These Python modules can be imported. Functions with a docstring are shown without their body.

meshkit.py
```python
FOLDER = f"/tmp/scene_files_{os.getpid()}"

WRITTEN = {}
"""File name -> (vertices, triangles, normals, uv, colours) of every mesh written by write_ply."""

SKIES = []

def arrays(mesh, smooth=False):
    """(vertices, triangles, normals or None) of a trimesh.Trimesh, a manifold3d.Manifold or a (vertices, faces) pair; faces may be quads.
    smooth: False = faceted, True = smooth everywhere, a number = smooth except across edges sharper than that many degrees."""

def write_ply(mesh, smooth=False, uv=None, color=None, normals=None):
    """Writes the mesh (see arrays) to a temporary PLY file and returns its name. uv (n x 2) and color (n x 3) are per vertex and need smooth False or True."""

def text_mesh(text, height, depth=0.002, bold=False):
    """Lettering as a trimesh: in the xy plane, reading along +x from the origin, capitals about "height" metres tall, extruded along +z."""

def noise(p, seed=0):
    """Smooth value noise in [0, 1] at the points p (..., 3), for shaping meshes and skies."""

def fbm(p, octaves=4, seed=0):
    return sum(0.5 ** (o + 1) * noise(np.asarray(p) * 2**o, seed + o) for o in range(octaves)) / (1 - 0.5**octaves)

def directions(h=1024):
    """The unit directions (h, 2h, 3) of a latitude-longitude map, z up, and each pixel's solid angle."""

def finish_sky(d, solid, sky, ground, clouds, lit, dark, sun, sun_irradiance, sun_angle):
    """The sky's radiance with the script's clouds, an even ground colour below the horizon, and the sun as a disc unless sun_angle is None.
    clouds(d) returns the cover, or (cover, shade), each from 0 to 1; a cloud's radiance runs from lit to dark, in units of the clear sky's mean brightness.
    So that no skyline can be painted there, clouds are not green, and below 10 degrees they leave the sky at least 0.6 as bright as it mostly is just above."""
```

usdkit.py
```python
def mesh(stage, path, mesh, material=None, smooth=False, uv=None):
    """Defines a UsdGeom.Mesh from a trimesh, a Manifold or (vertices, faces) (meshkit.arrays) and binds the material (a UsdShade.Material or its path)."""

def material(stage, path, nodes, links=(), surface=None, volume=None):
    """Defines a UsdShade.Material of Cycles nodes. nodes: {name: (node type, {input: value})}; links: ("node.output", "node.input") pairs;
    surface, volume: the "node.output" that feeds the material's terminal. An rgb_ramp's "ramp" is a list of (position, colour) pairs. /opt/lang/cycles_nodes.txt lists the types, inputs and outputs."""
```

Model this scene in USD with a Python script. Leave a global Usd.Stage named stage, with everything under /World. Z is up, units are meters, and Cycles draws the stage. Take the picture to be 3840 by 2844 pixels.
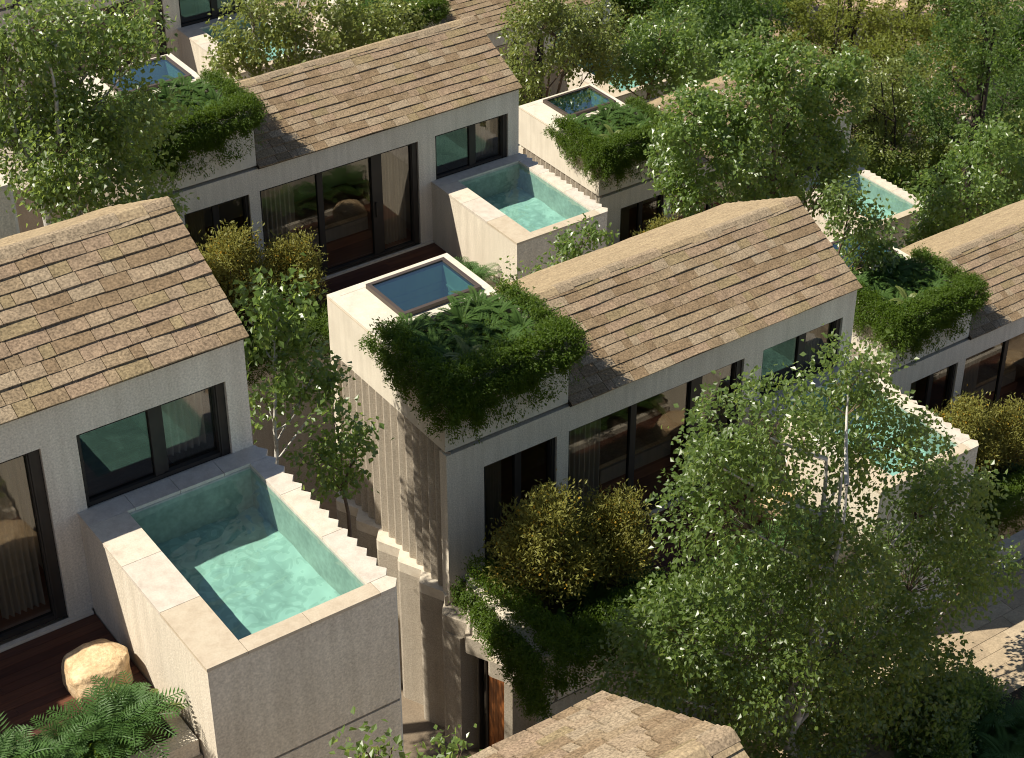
import math, random
import numpy as np
import trimesh
import usdkit, meshkit
from pxr import Usd, UsdGeom, UsdLux, UsdShade, Gf, Sdf, Vt

stage = Usd.Stage.CreateInMemory()
UsdGeom.SetStageUpAxis(stage, UsdGeom.Tokens.z)
UsdGeom.SetStageMetersPerUnit(stage, 1.0)
W = UsdGeom.Xform.Define(stage, '/World')
stage.SetDefaultPrim(W.GetPrim())
UsdGeom.Scope.Define(stage, '/World/Looks')
U = usdkit

# ------------------------------------------------------------------ camera
EXPOSURE = 0.66
YAW, PITCH = 0.6102848743297434, 0.5980184425167528
CAM = np.array([-13.042727, -20.451115, 17.918434])
fw = np.array([math.sin(YAW) * math.cos(PITCH), math.cos(YAW) * math.cos(PITCH), -math.sin(PITCH)])
rt = np.cross(fw, [0, 0, 1]); rt /= np.linalg.norm(rt)
up = np.cross(rt, fw)
cam = UsdGeom.Camera.Define(stage, '/World/camera')
cam.AddTransformOp().Set(Gf.Matrix4d(*rt, 0, *up, 0, *(-fw), 0, *CAM, 1))
cam.CreateHorizontalApertureAttr(36.0)
cam.CreateVerticalApertureAttr(36.0 * 758 / 1024)
cam.CreateFocalLengthAttr(36.0 * 7204.2248 / 3840)
cam.CreateExposureAttr(EXPOSURE)
cam.CreateClippingRangeAttr(Gf.Vec2f(0.1, 2000))

# ------------------------------------------------------------------ sky and sun
SUN = np.array([-0.74, 0.36, 1.0]); SUN /= np.linalg.norm(SUN)
SKY_STRENGTH, SUN_INTENSITY = 0.062, 1.25
U.material(stage, '/World/Looks/sky_look', {
    's': ('sky_texture', {'sky_type': 'single_scattering', 'sun_disc': False, 'sun_elevation': math.asin(SUN[2]), 'sun_rotation': math.atan2(SUN[0], SUN[1])}),
    'b': ('background_shader', {'strength': SKY_STRENGTH})}, [('s.color', 'b.color')], surface='b.background')
dome = UsdLux.DomeLight.Define(stage, '/World/sky')
UsdShade.MaterialBindingAPI.Apply(dome.GetPrim()).Bind(UsdShade.Material.Get(stage, '/World/Looks/sky_look'))
dome.GetPrim().SetCustomDataByKey('kind', 'structure')
sun = UsdLux.DistantLight.Define(stage, '/World/sun')
zx = SUN; xx = np.cross([0, 0, 1], zx); xx /= np.linalg.norm(xx); yy = np.cross(zx, xx)
sun.AddTransformOp().Set(Gf.Matrix4d(*xx, 0, *yy, 0, *zx, 0, 0, 0, 60, 1))
sun.CreateIntensityAttr(SUN_INTENSITY); sun.CreateAngleAttr(0.5); sun.CreateColorAttr(Gf.Vec3f(1.0, 0.93, 0.80))
sun.GetPrim().CreateAttribute('inputs:normalize', Sdf.ValueTypeNames.Bool).Set(True)

# ------------------------------------------------------------------ materials
def mat(name, nodes, links, surface):
    return U.material(stage, '/World/Looks/' + name, nodes, links, surface=surface)

def mottled(name, a, b, scale=3.0, fine=90.0, fine_amt=0.25, rough=0.85, bump=0.25, bump_dist=0.01, c=None, spec=0.3, stretch=(1, 1, 1), fine_lo=0.72, fine_hi=1.22, detail=4.0, streak=0.0):
    """two tones blended by large noise, multiplied by a fine grain"""
    ramp = [(0.3, a), (0.7, b)] if c is None else [(0.25, a), (0.5, b), (0.75, c)]
    return mat(name, {
        'tc': ('texture_coordinate', {}),
        'mp': ('mapping', {'scale': stretch}),
        'n': ('noise_texture', {'scale': scale, 'detail': detail, 'roughness': 0.6}),
        'r': ('rgb_ramp', {'ramp': ramp}),
        'f': ('noise_texture', {'scale': fine, 'detail': 2.0, 'roughness': 0.7}),
        'fr': ('rgb_ramp', {'ramp': [(0.3, (fine_lo,) * 3), (0.7, (fine_hi,) * 3)]}),
        'm': ('mix_color', {'blend_type': 'multiply', 'fac': fine_amt * 2, 'use_clamp': False}),
        'mp2': ('mapping', {'scale': (5.0, 5.0, .35)}), 'n2': ('noise_texture', {'scale': 1.3, 'detail': 5.0, 'roughness': .65}), 'r2': ('rgb_ramp', {'ramp': [(.38, (1 - streak, 1 - streak * 1.05, 1 - streak * 1.15)), (.62, (1, 1, 1))]}),
        'm2': ('mix_color', {'blend_type': 'multiply', 'fac': 1.0, 'use_clamp': False}),
        'bp': ('bump', {'strength': bump, 'distance': bump_dist}),
        'p': ('principled_bsdf', {'roughness': rough, 'specular_ior_level': spec})},
        [('tc.object', 'mp.vector'), ('mp.vector', 'n.vector'), ('tc.object', 'f.vector'), ('n.fac', 'r.fac'), ('f.fac', 'fr.fac'),
         ('r.color', 'm.a'), ('fr.color', 'm.b'), ('tc.object', 'mp2.vector'), ('mp2.vector', 'n2.vector'), ('n2.fac', 'r2.fac'), ('m.result', 'm2.a'), ('r2.color', 'm2.b'), ('m2.result', 'p.base_color'), ('f.fac', 'bp.height'), ('bp.normal', 'p.normal')], 'p.BSDF')

M = {}
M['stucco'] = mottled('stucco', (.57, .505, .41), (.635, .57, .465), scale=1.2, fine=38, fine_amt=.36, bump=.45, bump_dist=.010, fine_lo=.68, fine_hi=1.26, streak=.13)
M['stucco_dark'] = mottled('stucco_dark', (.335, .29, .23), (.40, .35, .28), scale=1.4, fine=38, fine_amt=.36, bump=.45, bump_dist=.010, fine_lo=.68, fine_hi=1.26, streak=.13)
M['band'] = mottled('smooth_render', (.55, .50, .41), (.63, .575, .475), scale=2.2, fine=60, fine_amt=.2, bump=.2, streak=.10)
for i, (a, b, c) in enumerate([((.45, .385, .305), (.55, .485, .39), (.60, .545, .45)), ((.39, .315, .225), (.455, .38, .28), (.49, .42, .315)), ((.43, .37, .305), (.52, .46, .385), (.58, .525, .445))]):
    M['coping%d' % i] = mottled('limestone_%d' % i, a, b, c=c, scale=7.0, fine=70, fine_amt=.18, rough=.6, bump=.12, spec=.35, detail=6.0)
tones = [(.330, .243, .155), (.285, .205, .128), (.355, .265, .180), (.300, .228, .130), (.260, .180, .110), (.340, .240, .165), (.375, .290, .200), (.310, .222, .150)]
for i, t in enumerate(tones):
    t = (.85 * t[0] + .046, .85 * t[1] + .034, .85 * t[2] + .020); t = (t[0] * .80, t[1] * .81, t[2] * .80)
    M['shingle%d' % i] = mottled('shingle_%d' % i, tuple(x * .84 for x in t), tuple(x * 1.1 for x in t), scale=4.0 + i * .4, fine=34, fine_amt=.5, rough=.9, bump=.6, bump_dist=.006, spec=.15, fine_lo=.5, fine_hi=1.4)
M['under_roof'] = mottled('under_roof', (.03, .022, .016), (.045, .034, .024), rough=.95)
M['cap'] = mottled('ridge_cap_stone', (.27, .20, .12), (.36, .275, .165), scale=5, stretch=(.5, 2, 2), fine=30, fine_amt=.5, rough=.9, bump=.5, fine_lo=.6, fine_hi=1.35)
M['frame'] = mottled('bronze_frame', (.022, .018, .015), (.035, .028, .022), scale=3, rough=.5, spec=.22, bump=.02)
M['frame_side'] = mottled('bronze_curb', (.055, .04, .032), (.07, .052, .042), scale=3, rough=.5, spec=.5, bump=.02)
M['deck'] = None
for i, k in enumerate([(.085, .032, .018), (.065, .024, .014), (.11, .042, .022), (.075, .030, .019)]):
    M['deck%d' % i] = mottled('deck_wood_%d' % i, tuple(x * .7 for x in k), tuple(x * 1.25 for x in k), scale=6, stretch=(.6, 9, 9), fine=40, rough=.5, spec=.4, bump=.15)
M['door_wood'] = mottled('door_wood', (.17, .055, .014), (.33, .115, .028), scale=5, stretch=(6, 6, .5), fine=60, rough=.5, spec=.35, bump=.15)
M['floor_wood'] = mottled('floor_wood', (.30, .13, .07), (.40, .18, .095), scale=3, stretch=(.5, 6, 6), rough=.4)
M['curtain'] = mottled('curtain_cloth', (.40, .35, .28), (.50, .44, .36), scale=3, stretch=(3, 3, .3), fine_amt=.1)
M['interior'] = mottled('interior_plaster', (.62, .54, .44), (.68, .60, .49), scale=1, fine_amt=.05)
M['soil'] = mottled('soil', (.035, .025, .016), (.06, .042, .026), scale=8, rough=.95)
M['boulder'] = mottled('boulder_stone', (.30, .185, .085), (.56, .40, .23), c=(.66, .52, .34), scale=2.6, fine=22, fine_amt=.42, rough=.85, bump=.5, bump_dist=.025, detail=8.0, stretch=(1, 1, 2.5))
M['pool_stone_caustics'] = mat('pool_stone_caustics', {
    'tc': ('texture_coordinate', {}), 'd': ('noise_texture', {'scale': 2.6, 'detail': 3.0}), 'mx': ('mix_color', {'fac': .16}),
    'v': ('voronoi_texture', {'scale': 4.2}), 'n': ('noise_texture', {'scale': 4.2, 'detail': 1.0, 'distortion': 1.4}), 'r': ('rgb_ramp', {'ramp': [(.41, (.35, .385, .345)), (.43, (.42, .455, .41)), (.445, (.38, .42, .375)), (.54, (.39, .425, .38)), (.555, (.48, .51, .46)), (.58, (.45, .485, .44))]}),  # pale stone patches with wavy outlines, caustic water light painted into the colour
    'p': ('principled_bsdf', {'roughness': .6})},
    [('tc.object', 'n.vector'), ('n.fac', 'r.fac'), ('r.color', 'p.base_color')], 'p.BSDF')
M['basin_stone'] = mottled('basin_stone', (.29, .285, .25), (.37, .36, .315), c=(.43, .42, .37), scale=3.0, fine=12, fine_amt=.2, rough=.6, bump=.05, detail=3.0)
M['ground'] = mottled('hill_soil', (.17, .125, .08), (.36, .265, .175), c=(.52, .39, .27), scale=.35, fine=2.5, fine_amt=.4, rough=.95, bump=.6, bump_dist=.15, detail=8.0)
M['alley'] = mottled('alley_paving', (.15, .115, .08), (.22, .175, .125), scale=1.5, fine=30, fine_amt=.3)
for i, k in enumerate([(.36, .28, .185), (.325, .25, .165), (.39, .31, .21)]):
    M['paver%d' % i] = mottled('paver_%d' % i, tuple(x * .85 for x in k), tuple(x * 1.1 for x in k), scale=4, fine=26, fine_amt=.35, bump=.4)
M['bark_white'] = mottled('pale_bark', (.30, .27, .24), (.62, .59, .54), scale=5, stretch=(1, 1, 2.2), fine=20, fine_amt=.35, rough=.8)
M['bark_brown'] = mottled('brown_bark', (.10, .065, .042), (.17, .115, .08), scale=6, fine=20, fine_amt=.35, rough=.9)
M['bark_dark'] = mottled('dark_bark', (.030, .023, .018), (.055, .042, .032), scale=6, fine=20, fine_amt=.35, rough=.9)

def glass(name, tint, f0, spec=(1, 1, 1)):
    return mat(name, {'f': ('layer_weight', {'blend': .5}), 'r': ('rgb_ramp', {'ramp': [(0, (f0,) * 3), (.5, (f0 * 1.25,) * 3), (.75, (f0 * 2,) * 3), (1, (1, 1, 1))]}),
                      't': ('transparent_bsdf', {'color': tint}), 'g': ('glossy_bsdf', {'roughness': 0.0, 'color': spec}), 'm': ('mix_closure', {})},
               [('f.facing', 'r.fac'), ('r.color', 'm.fac'), ('t.BSDF', 'm.closure1'), ('g.BSDF', 'm.closure2')], 'm.closure')
M['glass'] = glass('window_glass', (.80, .79, .76), .062)
M['skylight_glass'] = glass('skylight_glass', (.58, .79, .78), .20, (1.0, 1.0, 1.0))
M['water'] = mat('pool_water', {
    'tc': ('texture_coordinate', {}), 'n': ('noise_texture', {'scale': 2.4, 'detail': 1.5, 'distortion': 0.8}), 'bp': ('bump', {'strength': .7, 'distance': .06}),
    'f': ('layer_weight', {'blend': .5}), 'r': ('rgb_ramp', {'ramp': [(0, (.06,) * 3), (.35, (.11,) * 3), (.6, (.20,) * 3), (.8, (.28,) * 3), (1, (1, 1, 1))]}),
    't': ('transparent_bsdf', {'color': (.68, .93, .88)}), 'g': ('glossy_bsdf', {'roughness': 0.0}), 'm': ('mix_closure', {})},
    [('tc.object', 'n.vector'), ('n.fac', 'bp.height'), ('bp.normal', 'g.normal'), ('f.facing', 'r.fac'), ('r.color', 'm.fac'), ('t.BSDF', 'm.closure1'), ('g.BSDF', 'm.closure2')], 'm.closure')

def leaf(name, ramp, rough=.42, spec=.5, trans=.28, tcol=None):
    tc = tcol or tuple(min(1, x * 1.8) for x in ramp[len(ramp) // 2])
    n = len(ramp)
    return mat(name, {
        'g': ('geometry', {}), 'r': ('rgb_ramp', {'ramp': [(i / (n - 1), c) for i, c in enumerate(ramp)]}),
        'p': ('principled_bsdf', {'roughness': rough, 'specular_ior_level': spec}),
        't': ('translucent_bsdf', {'color': tc}), 'm': ('mix_closure', {'fac': trans})},
        [('g.random_per_island', 'r.fac'), ('r.color', 'p.base_color'), ('p.BSDF', 'm.closure1'), ('t.BSDF', 'm.closure2')], 'm.closure')
M['leaf_birch'] = leaf('birch_leaf', [(0.067, 0.109, 0.020), (0.146, 0.211, 0.040), (0.244, 0.314, 0.066), (0.366, 0.422, 0.121)], rough=.38, spec=.85, trans=.38)
M['leaf_fresh'] = leaf('fresh_leaf', [(0.071, 0.120, 0.021), (0.159, 0.240, 0.040), (0.248, 0.330, 0.063), (0.366, 0.432, 0.116)], rough=.38, spec=.85, trans=.38)
M['leaf_olive'] = leaf('olive_leaf', [(0.109, 0.139, 0.026), (0.176, 0.209, 0.041), (0.242, 0.271, 0.061), (0.303, 0.330, 0.091)], rough=.38, spec=.8, trans=.36)
M['leaf_forest'] = leaf('forest_leaf', [(0.036, 0.069, 0.012), (0.090, 0.156, 0.022), (0.168, 0.250, 0.038), (0.288, 0.362, 0.072)], rough=.5, spec=.4, trans=.38)
M['leaf_yellow'] = leaf('yellow_leaf', [(0.108, 0.130, 0.018), (0.162, 0.185, 0.024), (0.216, 0.225, 0.030), (0.252, 0.245, 0.045)], rough=.5, spec=.3, trans=.36)
M['creeper'] = leaf('creeper_leaf', [(0.056, 0.098, 0.007), (0.138, 0.215, 0.012), (0.225, 0.325, 0.022), (0.350, 0.442, 0.060)], rough=.5, spec=.3, trans=.34, tcol=(.20, .30, .02))
M['fern'] = leaf('fern_leaf', [(0.065, 0.122, 0.029), (0.107, 0.180, 0.041), (0.151, 0.230, 0.055)], rough=.6, spec=.15, trans=.34, tcol=(.12, .20, .04))
M['fern_bright'] = leaf('bright_fern_leaf', [(.14, .17, .045), (.20, .23, .07)], rough=.45, spec=.4, tcol=(.25, .28, .06))
M['palm'] = leaf('palm_leaf', [(0.060, 0.126, 0.029), (0.100, 0.182, 0.041), (0.145, 0.238, 0.056)], rough=.5, spec=.3, trans=.3, tcol=(.12, .21, .04))
M['shrub'] = leaf('shrub_leaf', [(.20, .20, .045), (.32, .295, .07), (.44, .38, .10)], rough=.5, spec=.3, trans=.36, tcol=(.32, .28, .05))
M['flower'] = leaf('orange_flower', [(.42, .26, .03), (.50, .34, .05)], rough=.6, spec=.2, tcol=(.55, .35, .05))

# ------------------------------------------------------------------ helpers
used = {}
def numbered(parent, name):
    k = (parent, name); n = used.get(k, 0); used[k] = n + 1
    return '%s/%s' % (parent, name if n == 0 else '%s_%03d' % (name, n))

class MB:
    def __init__(s): s.v = []; s.f = []; s.n = 0
    def add(s, v, f):
        v = np.asarray(v, float); f = np.asarray(f, int)
        if f.shape[1] == 4: f = np.vstack([f[:, [0, 1, 2]], f[:, [0, 2, 3]]])
        s.v.append(v); s.f.append(f + s.n); s.n += len(v); return s
    def box(s, x0, x1, y0, y1, z0, z1):
        v = [(x, y, z) for z in (z0, z1) for y in (y0, y1) for x in (x0, x1)]
        return s.add(v, [(0, 2, 3, 1), (4, 5, 7, 6), (0, 1, 5, 4), (2, 6, 7, 3), (0, 4, 6, 2), (1, 3, 7, 5)])
    def prism(s, poly, z0, z1):
        """vertical prism over a simple polygon in x, y (counter-clockwise)"""
        from shapely.geometry import Polygon
        m = trimesh.creation.extrude_polygon(Polygon(poly), z1 - z0, engine='earcut')
        m.apply_translation((0, 0, z0)); return s.add(m.vertices, m.faces)
    def tm(s, m): return s.add(m.vertices, m.faces)
    def tube(s, pts, rad, sides=6):
        pts = np.asarray(pts, float); rad = np.broadcast_to(rad, (len(pts),)); n = len(pts)
        t = np.gradient(pts, axis=0); t /= np.linalg.norm(t, axis=1, keepdims=True) + 1e-9
        ref = np.where(np.abs(t[:, 2:3]) > .9, [[1., 0, 0]], [[0, 0, 1.]])
        a = np.cross(t, ref); a /= np.linalg.norm(a, axis=1, keepdims=True) + 1e-9; b = np.cross(t, a)
        th = np.arange(sides) * 2 * np.pi / sides
        v = pts[:, None] + rad[:, None, None] * (np.cos(th)[None, :, None] * a[:, None] + np.sin(th)[None, :, None] * b[:, None])
        i, j = np.meshgrid(np.arange(n - 1), np.arange(sides), indexing='ij'); i = i.ravel(); j = j.ravel(); k = (j + 1) % sides
        return s.add(v.reshape(-1, 3), np.stack([i * sides + j, i * sides + k, (i + 1) * sides + k, (i + 1) * sides + j], 1))
    def arrays(s): return np.vstack(s.v), np.vstack(s.f)
    def bevelled(s, w=0.012): return s

def obj(name, mb, m, parent='/World', smooth=False, label=None, kind=None):
    path = numbered(str(parent), name)
    mesh = U.mesh(stage, path, mb.arrays() if isinstance(mb, MB) else mb, M[m] if isinstance(m, str) else m, smooth=smooth)
    if label: mesh.GetPrim().SetCustomDataByKey('label', label)
    if kind or name in ('crown', 'twigs', 'foliage', 'blossom', 'stems', 'fronds', 'branches'): mesh.GetPrim().SetCustomDataByKey('kind', kind or 'stuff')
    return path

def tag(path, label, cat, group=None, kind=None):
    p = stage.GetPrimAtPath(path)
    p.SetCustomDataByKey('label', label); p.SetCustomDataByKey('category', cat)
    if group: p.SetCustomDataByKey('group', group)
    if kind: p.SetCustomDataByKey('kind', kind)
    return path

def thing(name, label, cat, group=None, loc=None):
    path = numbered('/World', name); x = UsdGeom.Xform.Define(stage, path)
    if loc is not None: x.AddTranslateOp().Set(Gf.Vec3d(*map(float, loc)))
    return tag(path, label, cat, group)

def template(name):
    path = '/World/Templates/' + name
    stage.CreateClassPrim('/World/Templates') if not stage.GetPrimAtPath('/World/Templates') else None
    UsdGeom.Xform.Define(stage, path); return path

def place(tpl, name, label, cat, loc, rz=0.0, s=1.0, group=None, tilt=None):
    path = numbered('/World', name); x = UsdGeom.Xform.Define(stage, path)
    x.AddTranslateOp().Set(Gf.Vec3d(*map(float, loc)))
    x.AddRotateXYZOp().Set(Gf.Vec3f(*(tilt or (0, 0)), math.degrees(rz)))
    x.AddScaleOp().Set(Gf.Vec3f(s, s, s))
    p = x.GetPrim(); p.GetReferences().AddInternalReference(tpl); p.SetInstanceable(True)
    return tag(path, label, cat, group)

def unit(v): return v / (np.linalg.norm(v, axis=-1, keepdims=True) + 1e-9)

def leaves(p, d, nrm, L, w, fold=.18):
    """one folded, pointed leaf of four corners per row"""
    n = len(p); L = np.broadcast_to(L, (n,))[:, None]; w = np.broadcast_to(w, (n,))[:, None]
    d = unit(d); s = unit(np.cross(d, nrm)); nn = np.cross(s, d)
    v = np.stack([p, p + d * L * .45 + s * w * .5 + nn * w * fold, p + d * L, p + d * L * .45 - s * w * .5 + nn * w * fold], 1).reshape(-1, 3)
    b = np.arange(n)[:, None] * 4
    return v, np.vstack([np.hstack([b, b + 1, b + 2]), np.hstack([b, b + 2, b + 3])])

# ------------------------------------------------------------------ the house, as a template; origin at the front left corner of its roof ledge
LB, L, D, ZT, ZR, ZE, ZD, ZS = 2.39, 8.79, 3.57, 1.11, 0.95, -0.03, -0.57, -3.07
SD0, SD1, S0, S1, W0, W1 = .71, 2.16, 2.40, 6.19, 6.62, 8.51
ZP, P0, P1, PV = -1.62, 6.50, 8.84, 3.20
rng = np.random.default_rng(7)

def teeth(x_out, x_in, y0, y1, n):
    """saw edge from y0 to y1 as x, y points"""
    pts = []; h = (y1 - y0) / n
    for i in range(n):
        pts += [(x_in, y0 + h * i), (x_out, y0 + h * (i + .5))]
    return pts + [(x_in, y1)]

def slope_frame(front):
    a = np.array([0, -.075, ZE]) if front else np.array([0, D + .075, ZE])
    r = np.array([0, D / 2, ZR]); u = r - a; ln = np.linalg.norm(u); u /= ln
    n = np.cross([1, 0, 0], u) if front else np.cross(u, [1, 0, 0])
    return a, u, n / np.linalg.norm(n), ln

def shingle_list(front, seed, g=.005):
    r = np.random.default_rng(seed); a, u, n, ln = slope_frame(front); rows = 11; e = ln / rows; out = []
    for k in range(rows):
        x = LB + .02 - r.uniform(0, .3); ph = r.uniform(0, 9, 4)
        wav = lambda xx: .006 * math.sin(xx * 1.9 + ph[0]) + .005 * math.sin(xx * 4.3 + ph[1]); thk = lambda xx: .023 + .007 * math.sin(xx * 2.7 + ph[2]) + .005 * math.sin(xx * 6.1 + ph[3])
        while x < L + .03:
            w = r.choice([.16, .24, .30, .36, .42, .50], p=[.14, .16, .2, .2, .18, .12]) * r.uniform(.92, 1.08)
            x0, x1 = max(x, LB + .012), min(x + w, L + .045)
            if L + .045 - x1 < .1: x1 = L + .045
            if x1 - x0 > .05:
                t = thk((x0 + x1) / 2) + r.uniform(-.002, .003); lo = k * e + r.normal(0, .0015); hi = (k + 1) * e + e * .12
                hi = min(hi, ln - .004)
                P = lambda xx, s, h: a + np.array([xx, 0, 0]) + u * s + n * h
                j = (wav(x0), wav(x1)); t0, t1 = thk(x0), thk(x1)
                v = [P(x0 + g, lo + j[0], t0 * .3), P(x1 - g, lo + j[1], t1 * .3), P(x1 - g, hi, .004), P(x0 + g, hi, .004),
                     P(x0 + g, lo + j[0], t0 + .012 + t - thk((x0 + x1) / 2)), P(x1 - g, lo + j[1], t1 + .012 + t - thk((x0 + x1) / 2)), P(x1 - g, hi, .016), P(x0 + g, hi, .016)]
                out.append((np.array(v), int(r.integers(0, 8))))
            x = x1 if x1 >= L + .045 - 1e-6 else x + w
    return out
BF = [(0, 3, 2, 1), (4, 5, 6, 7), (0, 1, 5, 4), (1, 2, 6, 5), (2, 3, 7, 6), (3, 0, 4, 7)]

def glazed(parent, name, x0, x1, z0, z1, mull, y=.05, d=.10, bar=.055, right=.10, handle_x=None):
    """framed opening with vertical mullions: (centre, half width) each"""
    f = MB(); f.box(x0 + .003, x0 + bar, y, y + d, z0, z1).box(x1 - right, x1 - .003, y, y + d, z0, z1)
    f.box(x0 + bar, x1 - right, y + .003, y + d - .003, z1 - bar, z1 - .003).box(x0 + bar, x1 - right, y + .003, y + d - .003, z0 + .003, z0 + bar * 1.2)
    f.box(x1 - right + .02, x1 - right + .04, y - .02, y - .001, z0 + .02, z1 - .02)
    par = obj(name, f, 'frame', parent)
    edges = [x0 + bar]
    for c, h in mull:
        obj('mullion', MB().box(c - h, c + h * .25, y + .012, y + d - .012, z0 + bar * 1.2 + .002, z1 - bar - .002).box(c + h * .25 + .004, c + h, y + .03, y + d + .02, z0 + bar * 1.2 + .002, z1 - bar - .002), 'frame', par)
        edges += [c - h, c + h]
    edges.append(x1 - right)
    for i in range(0, len(edges), 2):
        yy = y + d * .5 + (.022 if (i // 2) % 2 else 0)
        obj('pane', MB().box(edges[i], edges[i + 1], yy, yy + .008, z0 + bar, z1 - bar), 'glass', par)
    if handle_x: obj('handle', MB().box(handle_x - .012, handle_x + .012, y - .03, y + .008, (z0 + z1) / 2 - .25, (z0 + z1) / 2 + .1), 'frame', par)
    return par

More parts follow.
